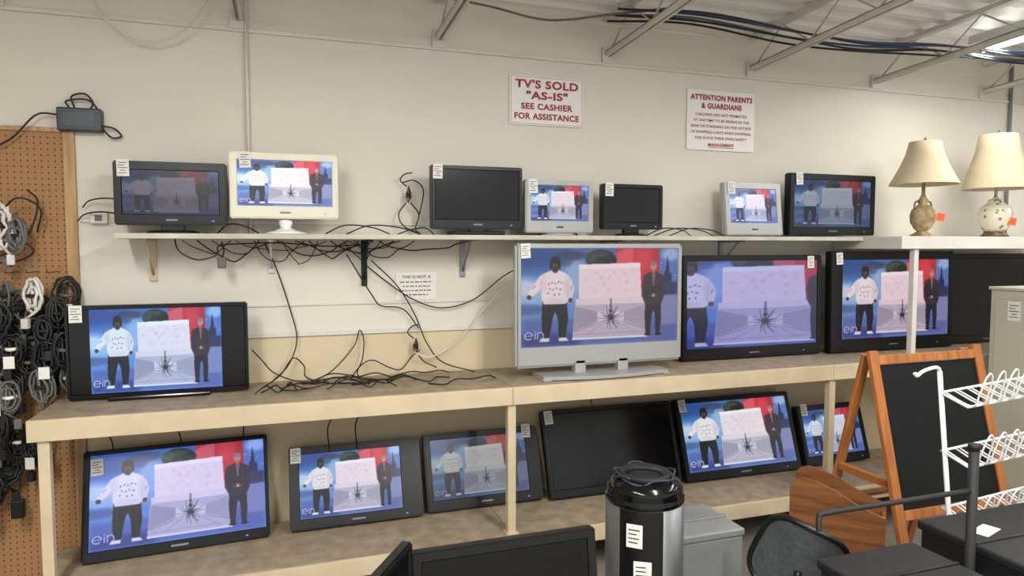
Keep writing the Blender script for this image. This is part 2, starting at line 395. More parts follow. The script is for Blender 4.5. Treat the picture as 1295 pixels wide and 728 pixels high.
mx=nt.nodes.new('ShaderNodeMix'); mx.data_type='RGBA'; nt.links.new(lt.outputs[0],mx.inputs['Factor']); nt.links.new(r1.outputs['Color'],mx.inputs['A']); nt.links.new(r2.outputs['Color'],mx.inputs['B'])
mp=nt.nodes.new('ShaderNodeMapping'); mp.inputs['Scale'].default_value=(2.0,1,7.0); nt.links.new(tc.outputs['Object'],mp.inputs['Vector'])
n3=nt.nodes.new('ShaderNodeTexNoise'); n3.inputs['Scale'].default_value=2.2; n3.inputs['Detail'].default_value=9; n3.inputs['Roughness'].default_value=.7; nt.links.new(mp.outputs['Vector'],n3.inputs['Vector'])
r3=nt.nodes.new('ShaderNodeValToRGB'); r3.color_ramp.elements[0].position=.63; r3.color_ramp.elements[0].color=(1,1,1,1); r3.color_ramp.elements[1].position=.80; r3.color_ramp.elements[1].color=(.84,.83,.80,1)
nt.links.new(n3.outputs['Fac'],r3.inputs['Fac'])
mz=nt.nodes.new('ShaderNodeMix'); mz.data_type='RGBA'; mz.blend_type='MULTIPLY'; mz.inputs['Factor'].default_value=1
nt.links.new(mx.outputs['Result'],mz.inputs['A']); nt.links.new(r3.outputs['Color'],mz.inputs['B'])
nt.links.new(mz.outputs['Result'],b.inputs['Base Color'])
n2=nt.nodes.new('ShaderNodeTexNoise'); n2.inputs['Scale'].default_value=60; bp=nt.nodes.new('ShaderNodeBump'); bp.inputs['Strength'].default_value=.12; bp.inputs['Distance'].default_value=.004
nt.links.new(tc.outputs['Object'],n2.inputs['Vector']); nt.links.new(n2.outputs['Fac'],bp.inputs['Height']); nt.links.new(bp.outputs['Normal'],b.inputs['Normal'])
struct(box('wall_back',-4,9,WY,WY+.15,0,3.3,wm,bev=0))
struct(box('wall_right',9,9.15,-3,WY,0,3.6,WHITEPAINT,bev=0))
struct(box('wall_left',-4.15,-4,-3,WY,0,3.6,WHITEPAINT,bev=0))
fl=mat('floor_vinyl',(146,138,126),.5,noise=.25,scale=3)
struct(box('floor',-4.15,9.15,-3,WY+.15,-.1,0,fl,bev=0))
SL=.049
bm=bmesh.new(); rows=[]
yy=WY; k=0
per=.15
prof=[(0,0),(.05,0),(.075,.035),(.125,.035)]
while yy>-3:
    for dy,dz in prof:
        y_=yy-dy
        z_=2.87+(WY-y_)*SL+dz
        rows.append((bm.verts.new((-4.1,y_,z_)),bm.verts.new((9.1,y_,z_))))
    yy-=per
for A,B in zip(rows,rows[1:]): bm.faces.new((A[0],A[1],B[1],B[0]))
struct(mesh_obj('ceiling',bm,mat('deck_white',(234,234,229),.55)))
struct(box('trim_1',-.84,5.2,3.488,3.5,1.158,1.178,WHITEPAINT,bev=.002))
struct(box('trim_2',-.84,1.05,3.492,3.5,1.308,1.318,WHITEPAINT,bev=.001))
struct(box('trim_3',-4,9,3.487,3.5,2.60,2.618,WHITEPAINT,bev=.002))
struct(box('trim_4',-.84,2.3,3.49,3.5,1.705,1.722,WHITEPAINT,bev=.002))
# ceiling joists
jm=mat('joist_paint',(208,205,196),.55,noise=.12,scale=5)
for i in range(9):
    x=-1.13+.955*i
    root=empty('roof_joist',(x,WY,2.65)); tag(root,'white painted open-web steel roof joist seated on the wall','roof joist','steel roof joists')
    Lj=6.2
    bm=bmesh.new()
    add_box(bm,-.021,-.008,-Lj,-.02,-.006,.022,0); add_box(bm,.008,.021,-Lj,-.02,-.006,.022,0)
    add_box(bm,-.021,.021,-Lj,-.02,.018,.023,0)
    for v in bm.verts: v.co.z+= -v.co.y*SL
    mesh_obj('bottom_chord',bm,jm,root)
    bm=bmesh.new(); add_box(bm,-.024,.024,-Lj,-.02,.180,.205,0)
    for v in bm.verts: v.co.z+= -v.co.y*SL
    mesh_obj('top_chord',bm,jm,root)
    bm=bmesh.new(); pts=[]
    yy=-.05; s=0
    while yy>-Lj+.1:
        pts.append((0,yy,(.02 if s==0 else .18)-yy*SL)); s^=1; yy-=.22
    add_tube(bm,pts,.006,6); mesh_obj('web_rod',bm,jm,root)
    box('wall_plate',-.035,.035,-.02,-.001,-.04,.05,jm,root,.002)

# fluorescent fixtures
em=mat('tube_glow',(250,252,255),.5,emit=9.0)
def fixture(x,y0,y1,z,power,label,upl=.34):
    root=empty('fluorescent_fixture',(x,(y0+y1)/2,z)); tag(root,label,'ceiling light')
    L=(y1-y0)
    bm=bmesh.new(); add_box(bm,-.07,.07,-L/2,L/2,.02,.075,.006); mesh_obj('housing',bm,WHITEPAINT,root)
    for dx in (-.035,.035):
        bm=bmesh.new(); add_tube(bm,[(dx,-L/2+.02,0),(dx,L/2-.02,0)],.016,12); mesh_obj('lamp_tube',bm,em,root)
    for dy in (-L*.35,L*.35):
        bm=bmesh.new(); add_tube(bm,[(0,dy,.07),(0,dy,max(.1,2.87+(WY-(y0+y1)/2-dy)*SL-z))],.004,6); mesh_obj('hanger_rod',bm,STEEL,root)
    for nm,pw,zz,rx in (('lamp_light',power,-.03,0),('lamp_uplight',power*upl,.082,math.pi)):
        ld=bpy.data.lights.new(nm,'AREA'); ld.shape='RECTANGLE'; ld.size=.14; ld.size_y=L; ld.energy=pw; ld.color=(1.0,.987,.96)
        lo=bpy.data.objects.new(nm,ld); COL.objects.link(lo); lo.parent=root; lo.location=(0,0,zz); lo.rotation_euler=(rx,0,0)
fixture(3.96,.62,3.06,2.77,34,'white fluorescent strip light hung under the roof joists',.04)
fixture(1.6,-1.4,1.3,2.82,116,'white fluorescent strip light over the aisle')
fixture(-.9,-1.4,1.3,2.82,108,'white fluorescent strip light over the aisle')
fixture(6.3,.62,2.9,2.77,36,'white fluorescent strip light hung under the roof joists',.04)
W=bpy.data.worlds.new('world'); SC.world=W; W.use_nodes=True
W.node_tree.nodes['Background'].inputs[0].default_value=(.99,.985,.97,1); W.node_tree.nodes['Background'].inputs[1].default_value=1.05

# ------------------------------------------------------------ shelving
shelftop=mat('shelf_laminate',(166,148,124),.55,noise=.32,scale=14)
def tier(name,x0,x1,y0,y1,zt,lip,label,topm=shelftop,cuts=(),rail=CREAM,legs=()):
    root=empty(name,((x0+x1)/2,(y0+y1)/2,zt)); w=x1-x0; d=y1-y0
    tag(root,label,'shelf')
    xs=[x0]+list(cuts)+[x1]
    for a,b_ in zip(xs,xs[1:]):
        box('shelf_board',a-(x0+x1)/2+.0015,b_-(x0+x1)/2-.0015,-d/2+.0205,d/2,-.02,0,topm,root,.001)
        box('front_rail',a-(x0+x1)/2+.001,b_-(x0+x1)/2-.001,-d/2,-d/2+.02,-lip,.002,rail,root,.002)
    box('end_rail',-w/2,-w/2+.02,-d/2+.0205,d/2,-lip,-.0205,rail,root,.001)
    box('end_rail',w/2-.02,w/2,-d/2+.0205,d/2,-lip,-.0205,rail,root,.001)
    for lx in legs: box('leg',lx-(x0+x1)/2-.02,lx-(x0+x1)/2+.02,2.97-(y0+y1)/2,3.01-(y0+y1)/2,-zt,-lip-.0005,rail,root,.003)
    return root
tier('display_shelf',-.92,5.1,2.955,3.472,.946,.08,'long beige-edged laminate display shelf holding the large televisions',cuts=(1.0,2.86,4.7))
tier('display_shelf',-.95,5.1,2.93,3.472,.25,.075,'low beige-edged display shelf near the floor with brown laminate top',cuts=(1.0,2.86,4.7),legs=(-.87,1.03,2.89,4.73))
tier('display_shelf',3.32,5.1,2.96,3.47,1.655,.07,'raised white shelf section holding two table lamps',topm=WHITEPAINT,rail=WHITEPAINT)
for x in (-.87,1.0,2.87,4.7):
    bm=bmesh.new(); add_box(bm,-.02,.02,-.02,.02,0,.616,.004); add_box(bm,-.03,.03,-.03,.03,0,.006,0)
    o=mesh_obj('shelf_post',bm,CREAM,None,(x,2.99,.2505)); tag(o,'slim cream painted post between the lower shelves','shelf post','cream shelf posts')
bm=bmesh.new(); add_box(bm,-.017,.017,-.017,.017,0,.637,.003)
o=mesh_obj('shelf_post',bm,WHITEPAINT,None,(3.45,2.99,.9475)); tag(o,'white post holding up the raised shelf','shelf post')
o=box('wall_shelf',-.66,3.31,3.22,3.489,1.632,1.655,mat('wallshelf',(204,198,182),.6,noise=.22,scale=6),bev=.002)
tag(o,'long thin cream wall shelf on brackets holding small televisions','shelf')
for x,mm,ln in ((-.56,CREAM,.19),(-.05,WHITEPAINT,.16),(.39,BLACKM,.23),(.90,GREYMET,.19),(1.72,GREYMET,.16),(2.5,GREYMET,.16)):
    bm=bmesh.new(); add_box(bm,-.014,.014,-.01,0,-ln,0,.001); add_box(bm,-.014,.014,-.25,0,-.008,0,.001)
    add_tube(bm,[(0,-.008,-ln*.85),(0,-.17,-.006)],.006,6)
    o=mesh_obj('shelf_bracket',bm,mm,None,(x,3.497,1.631))
    tag(o,{'black_matte':'black','cream_paint':'cream','white_paint':'white','grey_metal':'grey'}[mm.name]+' steel bracket under the wall shelf','shelf bracket','wall shelf brackets')

# ------------------------------------------------------------ televisions
top=1.655
g1='small televisions on the wall shelf'
tv('small black flat television, dim picture, on wall shelf',-.676,-.228,1.69,1.964,3.30,top,BLACK,(.03,.03,.035,.045),PIC,(.62,.58,.72),.24,(.008,.008,.014),stand='small',tagp=(.09,.98),group=g1,yaw=-.03)
tv('ivory-framed television with bright picture on ball stand',-.217,.254,1.725,2.02,3.30,top,WHITEP,(.03,.025,.03,.055),PIC,(1.05,1.05,1.0),1.2,(.03,.03,.035),stand='ball',tagp=(.14,.97),group=g1,standmat=mat('white_stand',(235,235,232),.3))
tv('black flat television switched off on wall shelf',.695,1.168,1.684,1.997,3.30,top,BLACK,(.018,.018,.018,.045),None,stand='bar',tagp=(.07,.98),group=g1)
tv('small silver-framed television with bright picture',1.184,1.566,1.669,1.94,3.30,top,SILVER,(.028,.028,.025,.06),PICN,(1,1,1.03),.95,stand='small',tagp=(.1,.97),group=g1)
tv('small black television switched off on wall shelf',1.62,1.985,1.69,1.932,3.30,top,BLACK,(.02,.02,.02,.035),None,stand='small',tagp=(.1,.98),group=g1)
tv('silver-framed television leaning back on wall shelf',2.40,2.79,1.658,1.965,3.30,top,SILVER,(.035,.035,.035,.07),PICN,(.95,1,1.1),1.05,(.03,.03,.04),stand='none',tagp=(.12,.97),group=g1,tilt=.12,depth=.04,hump=False,yaw=-.02)
tv('black widescreen television on the end of the wall shelf',2.83,3.48,1.665,2.03,3.30,top+.002,BLACK,(.035,.035,.035,.05),PIC,(.62,.75,.88),.48,stand='none',tagp=(.1,.98),group=g1)
mid=.946; g2='large televisions on the long shelf'
tv('black television with pillarboxed bright blue picture',-.865,-.153,.952,1.35,3.27,mid,GLOSS,(.012,.012,.015,.02),PIC,(.86,1.0,1.18),.98,stand='bar',tagp=(.06,.98),group=g2,screen_in=(.11,.86),yaw=.0)
tv('large silver television on a silver stand',1.07,2.0,1.0,1.612,3.12,mid,SILVER,(.026,.026,.022,.10),PIC,(1.04,.90,.92),.78,stand='feet',tagp=(.05,.985),group=g2,bev=.012,logo=0)
tv('large black television with zoomed purple-tinted picture',2.12,3.09,.95,1.548,3.30,mid,BLACK,(.03,.03,.03,.065),PICZ,(.66,.66,1.05),.74,(.02,.02,.045),stand='none',tagp=(.91,.97),group=g2,tilt=.02)
tv('large black television beside the shelf post',3.13,4.13,.95,1.568,3.27,mid,BLACK,(.09,.04,.05,.08),PIC,(1.04,.90,.92),.85,stand='none',tagp=(.06,.97),group=g2,tilt=.02)
tv('large black television switched off',4.15,4.9,.95,1.55,3.34,mid,BLACK,(.03,.03,.03,.05),None,stand='none',group=g2)
low=.25; g3='televisions leaning on the low shelf'
tv('glossy black television leaning back, vivid blue picture',-.83,-.075,.25,.715,3.25,low,GLOSS,(.024,.014,.018,.04),PIC,(.88,.88,1.2),.92,stand='none',tilt=.33,depth=.04,yaw=.07,hump=False,tagp=(.07,.9),group=g3)
tv('black television with wide side bezel leaning back',.01,.645,.25,.635,3.28,low,BLACK,(.045,.10,.035,.045),PICN,(.95,.95,1.02),.95,stand='none',tilt=.36,depth=.05,hump=False,tagp=(.05,.96),group=g3)
tv('black television with dim hazy picture leaning back',.67,1.29,.25,.635,3.30,low,BLACK,(.03,.07,.03,.05),PIC,(.74,.80,.78),.5,(.03,.03,.03),stand='none',tilt=.34,depth=.05,hump=False,tagp=(.9,1.0),group=g3)
tv('large black television switched off, leaning back',1.32,2.12,.25,.715,3.27,low,BLACK,(.02,.02,.02,.04),None,stand='none',tilt=.33,depth=.05,hump=False,tagp=(.04,.97),group=g3)
tv('black television with bright picture leaning back',2.15,2.95,.25,.715,3.27,low,BLACK,(.025,.025,.025,.045),PIC,(.97,.97,.98),.95,stand='none',tilt=.33,depth=.05,hump=False,tagp=(.05,.97),group=g3)
tv('smaller black television leaning at the shelf end',3.0,3.5,.25,.61,3.29,low,BLACK,(.03,.03,.03,.05),PICN,(.85,.95,1.1),.85,stand='none',tilt=.3,depth=.05,hump=False,tagp=(.1,1.0),group=g3)

# ------------------------------------------------------------ signs
RED=mat('sign_red',(160,40,54),.6); SIGNW=mat('sign_white',(228,225,222),.45)
s=empty('sign',(1.375,3.494,2.25)); tag(s,"white sign reading TV'S SOLD AS-IS in dark red",'sign')
box('sign_panel',-.215,.215,-.004,.003,0,.262,SIGNW,s,.002)
bm=bmesh.new()
for (a,b_,c,d_) in ((-.208,.208,.252,.255),(-.208,.208,.007,.01),(-.208,-.205,.007,.255),(.205,.208,.007,.255)): add_box(bm,a,b_,-.0048,-.004,c,d_)
mesh_obj('border',bm,mat('sign_border',(190,150,150),.6),s)
text('lettering',"TV'S SOLD",.365,.046,(0,-.006,.195),RED,s,.035)
text('lettering','"AS-IS"',.24,.044,(0,-.006,.137),RED,s,.035)
text('lettering',"SEE CASHIER",.30,.034,(0,-.006,.083),RED,s,.035)
text('lettering',"FOR ASSISTANCE",.375,.034,(0,-.006,.030),RED,s,.035)
s=empty('sign',(2.485,3.494,2.165)); tag(s,'white notice for parents and guardians in red lettering','sign')
box('sign_panel',-.235,.235,-.004,.003,0,.35,SIGNW,s,.002)
text('lettering',"ATTENTION PARENTS",.43,.033,(0,-.006,.290),RED,s,.04)
text('lettering',"& GUARDIANS",.28,.033,(0,-.006,.242),RED,s,.04)
for k,(t_,w_) in enumerate([("CHILDREN ARE NOT PERMITTED",.36),("AT ANYTIME TO BE RIDING IN THE",.39),("REAR OR STANDING ON THE OUTSIDE",.42),("OF SHOPPING CARTS WHILE SHOPPING.",.42),("THIS IS FOR THEIR OWN SAFETY.",.37)]):
    text('lettering',t_,w_,.016,(0,-.006,.200-.034*k),RED,s,.01)
text('lettering',"MANAGEMENT",.18,.019,(0,-.006,.024),RED,s,.03)
box('underline',-.09,.09,-.006,-.004,.016,.019,RED,s,0)
s=empty('paper_notice',(.655,3.497,1.325)); tag(s,'small white printed paper taped to the wall','notice')
box('sheet',-.105,.105,-.001,.001,0,.14,PAPER,s,0)
text('lettering',"THIS IS NOT A",.15,.016,(0,-.003,.11),INK,s,.01)
bm=bmesh.new()
for k,w_ in enumerate((.085,.07,.08,.06)): 
    x=-w_
    while x<w_: 
        l_=random.uniform(.008,.025); add_box(bm,x,min(x+l_,w_),-.0025,-.0012,.088-.022*k,.094-.022*k); x+=l_+.006
mesh_obj('printed_lines',bm,CABLEG,s)

# ------------------------------------------------------------ pegboard with hanging cords
pm=mat('pegboard_brown',(150,112,72),.7); nt=pm.node_tree; b=nt.nodes['Principled BSDF']
tc=nt.nodes.new('ShaderNodeTexCoord'); sp=nt.nodes.new('ShaderNodeSeparateXYZ'); nt.links.new(tc.outputs['Object'],sp.inputs[0])
def M(op,a,b_=None):
    n=nt.nodes.new('ShaderNodeMath'); n.operation=op
    for i,q in enumerate((a,b_)):
        if q is None: continue
        if isinstance(q,(int,float)): n.inputs[i].default_value=q
        else: nt.links.new(q,n.inputs[i])
    return n.outputs[0]
def cell(o_): return M('SUBTRACT',M('FRACT',M('MULTIPLY',o_,1/.0254)),.5)
xx=cell(sp.outputs['X']); zz=cell(sp.outputs['Z'])
dd=M('SQRT',M('ADD',M('MULTIPLY',xx,xx),M('MULTIPLY',zz,zz))); hole=M('LESS_THAN',dd,.15)
mm=nt.nodes.new('ShaderNodeMix'); mm.data_type='RGBA'; nt.links.new(hole,mm.inputs['Factor'])
mm.inputs['A'].default_value=lin((160,118,76))+(1,); mm.inputs['B'].default_value=lin((84,58,34))+(1,)
nt.links.new(mm.outputs['Result'],b.inputs['Base Color'])
s=empty('pegboard',(-1.3,3.499,.001)); tag(s,'brown perforated hardboard panel with wooden edge strip','pegboard')
box('board',-.45,.40,-.012,-.004,0,2.1,pm,s,0)
tanw=wood('tan_wood',(186,150,98),(158,122,78),axis=2)
box('edge_strip',.40,.445,-.02,0,0,2.114,tanw,s,.002)
box('edge_strip',-.45,.3995,-.02,0,2.094,2.114,tanw,s,.002)
cols=[CABLEB,CABLEB,CABLEB,CABLEG,CABLEB,CABLEW,BLACKM,CABLEB,CABLEG,CABLEB]
def coil(x,y,z,r,m,label,grp,wr=.0055,mess=.08):
    root=empty('cord_bundle',(x,y,z),(0,0,random.uniform(-.5,.5))); tag(root,label,'cord',grp)
    bm=bmesh.new(); pts=[]
    turns=random.choice((4,5,6)); N=18*turns
    ph_=random.random()*6; kx=random.uniform(.5,.95)
    for i in range(N):
        a=2*math.pi*i/18; rr=r*(1+.32*math.sin(a*.37+ph_)+mess*random.uniform(-1,1))
        pts.append((rr*math.sin(a)*kx,.018*math.sin(a*.23+ph_),-r*1.2+rr*1.15*math.cos(a)))
    pts+= [(random.uniform(-.02,.02),-.01,-r*2.6),(random.uniform(-.04,.04),-.01,-r*3.3)]
    add_tube(bm,pts,wr,6); mesh_obj('cord',bm,m,root)
    e_=pts[-1]
    bm=bmesh.new(); add_box(bm,e_[0]-.014,e_[0]+.014,e_[1]-.012,e_[1]+.012,e_[2]-.04,e_[2]+.002,.003); mesh_obj('plug',bm,m,root)
    bm=bmesh.new(); add_tube(bm,[(-.03,0,-r*1.2),(0,-.024,-r*1.25),(.03,0,-r*1.2)],.008,6); mesh_obj('twist_tie',bm,random.choice([PAPER,BLACKM,BLACKM,CABLEG]),root)
    if random.random()<.3:
        bm=bmesh.new(); add_box(bm,-.02,.02,-.034,-.032,-r*1.9-.05,-r*1.9,0); mesh_obj('price_tag',bm,PAPER,root)
for row,zr in enumerate((1.43,1.36,1.29,1.22,1.15,1.08,1.0,.92,.85)):
    for k in range(7):
        x=-1.31+.068*k+random.uniform(-.03,.03)
        if row>=6 and k>3: continue
        m=random.choice(cols)
        coil(x,3.38+random.uniform(-.07,.06),zr+random.uniform(-.035,.035),random.uniform(.036,.058),m,{'cable_white':'white','cable_grey':'grey'}.get(m.name,'black')+' coiled power cord hanging on the pegboard','coiled cords on the pegboard',wr=random.uniform(.0045,.007),mess=random.uniform(.08,.2))
for (x,z,m,r_) in ((-1.20,1.74,CABLEW,.06),(-1.11,1.76,CABLEW,.06),(-1.05,1.70,CABLEG,.045),(-1.24,1.70,CABLEW,.055),(-1.24,.78,CABLEB,.05),(-1.12,.72,CABLEB,.05),(-1.02,.80,CABLEB,.05),(-1.2,.66,CABLEB,.06)):
    coil(x,3.38,z,r_,m,{'cable_white':'white','cable_grey':'grey'}.get(m.name,'black')+' loosely coiled cord on a pegboard hook','coiled cords on the pegboard',wr=.007,mess=.25)
for k in range(5):
    x=-1.24+.075*k
    o=tube('pegboard_hook',[(x,3.487,1.49),(x,3.44,1.49),(x,3.36,1.49),(x,3.345,1.515)],.003,STEEL,n=4); tag(o,'bare metal hook in the pegboard','hook','pegboard hooks')
for (x,z) in ((-1.18,.60),(-1.09,.52),(-1.22,.42),(-.98,.70)):
    root=empty('power_adapter',(x,3.38,z)); tag(root,'black power adapter dangling from its cord','adapter','dangling adapters')
    box('body',-.025,.025,-.015,.015,-.08,0,BLACK,root,.006)
    tube('cord',[(0,0,0),(.01,0,.1),(-.015,.02,.25),(0,.03,.4)],.003,CABLEB,root)
for p in ([(-1.30,3.40,1.86),(-1.2,3.38,1.80),(-1.08,3.38,1.66),(-1.0,3.40,1.58),(-1.1,3.40,1.53),(-1.25,3.40,1.56)],[(-1.27,3.41,1.60),(-1.15,3.39,1.55),(-1.03,3.40,1.63),(-.98,3.41,1.78),(-1.02,3.42,1.84)],[(-1.3,3.42,1.66),(-1.15,3.40,1.70),(-1.05,3.38,1.80),(-.97,3.40,1.76),(-.99,3.42,1.66)]):
    o=tube('cable',p,.004,CABLEB,sides=6); tag(o,'black cord looped across the pegboard','cable','pegboard cables')
# wall adapter box with cords
root=empty('power_supply_box',(-.825,3.499,2.10)); tag(root,'black box fixed high on the wall with cords','power supply')
box('body',-.085,.085,-.055,0,0,.10,mat('dark_slate',(44,48,54),.4),root,.006)
box('body_stripe',-.06,.06,-.057,-.054,.02,.08,mat('dark_slate2',(60,66,74),.4),root,0)
tube('cord',[(-.02,-.03,.10),(-.03,-.03,.15),(.02,-.03,.165),(.05,-.03,.13),(.04,-.03,.10)],.004,CABLEB,root)
tube('cord',[(-.04,-.03,.10),(-.05,-.03,.13),(.03,-.03,.14),(.07,-.03,.10)],.004,CABLEB,root)
tube('cord',[(.08,-.03,.03),(.13,-.03,.02),(.155,-.02,-.01),(.12,-.03,-.02),(.08,-.03,.02)],.004,CABLEB,root)
tube('cord',[(-.085,-.03,.07),(-.16,-.05,.06),(-.26,-.05,-.05),(-.4,-.05,-.12)],.004,CABLEB,root)
root=empty('wall_outlet',(-.77,3.499,1.70)); tag(root,'small white wall outlet box beside the wall shelf','outlet')
box('outlet_box',-.035,.035,-.03,0,0,.05,WHITEPAINT,root,.004); box('outlet_face',-.014,.014,-.032,-.03,.012,.038,CABLEG,root,0)

# ------------------------------------------------------------ cables
def cable(pts,m=CABLEB,r=.0032,label=None,grp='tangled television cables',n=8):
    o=tube('cable',pts,r,m,n=n,sides=6)
    c={'cable_white':'white','cable_grey':'grey','cable_blue':'blue'}.get(m.name,'black')
    tag(o,label or c+' cable drooping below the wall shelf','cable',grp); return o
R=random.uniform
for a,b_,sg in [(-.42,-.22,.07),(-.36,-.10,.10),(-.30,-.05,.06),(-.12,.10,.11),(-.02,.30,.07),(.0,.16,.12),(.06,.42,.05),(.12,.35,.09),(.22,.52,.06),(.28,.46,.10),(.33,.62,.08),(-.2,.2,.05),(.45,.9,.05),(.3,.55,.04)]:
    zz=1.625; sk=R(.3,.7)
    pts=[(a,3.36,zz)]
    for t in (.15,.35,.55,.75,.9):
        pts.append((a+(b_-a)*t+R(-.015,.015),3.44+R(-.02,.02),zz-sg*math.sin(math.pi*t**(.7+sk*.6))*R(.8,1.1)))
    pts.append((b_,3.36,zz)); cable(pts,r=R(.0022,.0036),m=random.choice([CABLEB]*4+[CABLEG]))
cable([(-.45,3.34,1.64),(-.43,3.32,1.58),(-.36,3.33,1.54),(-.28,3.33,1.56),(-.27,3.33,1.60),(-.2,3.33,1.61),(0,3.33,1.615),(.2,3.33,1.60),(.4,3.33,1.61)])
root=empty('power_adapter',(-.26,3.36,1.50)); tag(root,'grey plug adapter dangling below the wall shelf','adapter')
box('body',-.018,.018,-.015,.015,0,.05,CABLEG,root,.005); tube('cord',[(0,0,.05),(.01,0,.08),(.0,0,.12)],.0035,CABLEB,root)
L2='black cable hanging down the wall to the long shelf'
cable([(-.08,3.46,1.62),(-.03,3.47,1.50),(.03,3.47,1.30),(.06,3.46,1.15),(.02,3.44,1.03),(-.06,3.40,.955)],label=L2)
cable([(.40,3.44,1.50),(.50,3.46,1.42),(.63,3.47,1.33),(.78,3.47,1.28),(.95,3.46,1.32),(1.10,3.42,1.44),(1.2,3.38,1.5)],label=L2)
cable([(.42,3.44,1.53),(.55,3.46,1.40),(.64,3.47,1.25),(.70,3.46,1.10),(.78,3.44,1.0),(.93,3.36,.955)],label=L2)
cable([(.3,3.44,1.56),(.42,3.46,1.36),(.47,3.47,1.30),(.58,3.47,1.28),(.66,3.47,1.18)],label=L2)
cable([(1.12,3.40,1.40),(1.02,3.46,1.28),(.90,3.47,1.14),(.80,3.46,1.06),(.70,3.44,1.03),(.63,3.44,1.06)],CABLEW,.004,label='white cable looping down beside the silver television')
LS='black cable lying in loops on the long shelf'
cable([(-.10,3.30,.951),(-.02,3.38,.99),(.04,3.44,1.06),(.09,3.44,1.02),(.10,3.40,.97),(.2,3.32,.951),(.35,3.28,.951)],label=LS)
cable([(.10,3.35,.951),(.22,3.42,.99),(.33,3.46,1.10),(.36,3.46,1.18),(.38,3.46,1.13),(.37,3.44,1.04),(.34,3.38,.97),(.42,3.30,.951)],label=LS)
cable([(.30,3.36,.952),(.36,3.42,1.01),(.42,3.44,1.03),(.50,3.44,.99),(.56,3.42,.98),(.62,3.44,1.04),(.66,3.44,1.07)],label=LS)
cable([(-.14,3.36,1.12),(-.10,3.42,1.06),(-.05,3.42,1.0),(.05,3.38,.96),(.2,3.34,.951)],label=LS)
for k in range(12):
    x=R(-.14,.65); w_=R(.15,.45); y_=R(3.15,3.38)
    pts=[(x,y_,.951)]
    for t in (.2,.4,.6,.8,1.0): pts.append((x+w_*t,min(3.44,y_+R(-.07,.07)),.951+(R(.0,.035) if t<1 else 0)))
    cable(pts,label='black cable lying flat on the long shelf',r=R(.0028,.004))
for k,(a,b_) in enumerate([(.55,.72),(1.3,1.5),(1.95,2.2),(2.0,2.35),(2.1,2.42),(-.28,-.1),(.2,.5),(.3,.65)]):
    cable([(a,3.42,1.660),(a+(b_-a)*.3,3.36,1.70 if k>1 else 1.68),(a+(b_-a)*.7,3.33,1.69),(b_,3.36,1.660)],label='black cable curled on the wall shelf')
for (x,z) in ((-.70,1.80),(-.72,1.74)):
    cable([(x+.06,3.38,z),(x-.03,3.42,z+.01),(x-.10,3.46,z-.0),(x-.13,3.47,z-.03)],label='black cord leading behind the small television')
for x in (-.78,-.5,.22,.35,1.15,1.62,-.2):
    cable([(x,3.46,.866),(x+.01,3.46,.78),(x+R(-.04,.04),3.45,.70),(x+R(-.02,.05),3.40,.60)],label='black cable dropping behind the low televisions')
for (x,z) in ((.64,1.09),(.61,1.86)):
    root=empty('cable_splitter',(x,3.45,z)); tag(root,'cluster of red and grey plugs joining cables','connector','connector clusters')
    box('splitter_body',-.012,.012,-.012,.012,-.010,.010,BLACKM,root,.003)
    for k,dg_ in enumerate((-70,-95,-120,75,105)):
        a=math.radians(dg_); d_=(math.cos(a),0,math.sin(a)); ox=(-.012,.0,.012,-.006,.008)[k]
        bm=bmesh.new(); add_tube(bm,[(ox,0,.010*d_[2]),(ox+.030*d_[0],-.005,.042*d_[2])],[.005,.004],8); mesh_obj('plug',bm,REDC if k in (0,3) else (SILVERD if k==1 else BLACKM),root)
    tube('cord',[(.01,0,-.04),(.05,-.01,-.10),(.03,-.02,-.17),(.05,-.02,-.195)] if z>1.5 else [(.01,0,-.04),(.04,-.01,-.08),(.1,-.04,-.11)],.0032,CABLEB,root)
    tube('cord',[(-.01,0,.04),(-.04,-.0,.07),(-.02,-.0,.10),(.02,0,.11)] ,.0032,CABLEB,root)
for k,p in enumerate([[(.58,3.46,1.92),(.64,3.44,1.93),(.68,3.42,1.88),(.66,3.42,1.76)],[(.60,3.46,1.82),(.56,3.45,1.76),(.58,3.42,1.70),(.66,3.40,1.662)]]): cable(p,label='black cable beside the dark television')
# conduits and ceiling runs
o=tube('conduit',[(-.14,3.480,1.656),(-.14,3.480,2.86)],.008,WHITEPAINT,smooth=False); tag(o,'thin painted conduit running up the wall','conduit')
o=tube('conduit',[(4.86,3.485,1.656),(4.86,3.485,2.86)],.012,GREYMET,smooth=False); tag(o,'grey conduit running up the wall behind the lamps','conduit')
cable([(-.84,3.42,2.86),(-.72,3.42,2.60),(-.56,3.42,2.50),(-.40,3.42,2.56),(-.29,3.42,2.72),(-.27,3.42,2.87)],CABLEW,.005,label='white cable swagged from the roof',grp='roof cables')
for k in range(7):
    y0=2.93+.03*k; z0=2.735+.012*(k%3)
    m=[CABLEB,CABLEBL,CABLEB,CABLEB,CABLEG,CABLEBL,CABLEB][k]
    cable([(1.62,y0+.16,z0+.03),(2.0,y0-.02,z0+R(-.02,.0)),(2.66,y0+.06,z0-.015),(3.1,y0+.03,z0-R(.02,.05)),(3.6,y0,z0-.01),(4.2,y0-.05,z0-R(.0,.05)),(4.9,y0-.1,z0),(6,y0-.1,z0)],m,.006,label={'cable_blue':'blue','cable_grey':'grey'}.get(m.name,'black')+' cable strung across the roof joists',grp='roof cables')
cable([(.75,3.3,2.80),(1.0,3.3,2.78),(1.3,3.28,2.74),(1.6,3.15,2.76),(1.9,3.0,2.78)],CABLEG,.006,label='grey cable strung across the roof joists',grp='roof cables')
o=tube('conduit',[(1.45,3.30,2.76),(2.1,3.30,2.76),(2.3,3.30,2.76)],.011,WHITEPAINT,smooth=False); tag(o,'short white conduit clamped under the joists','conduit')
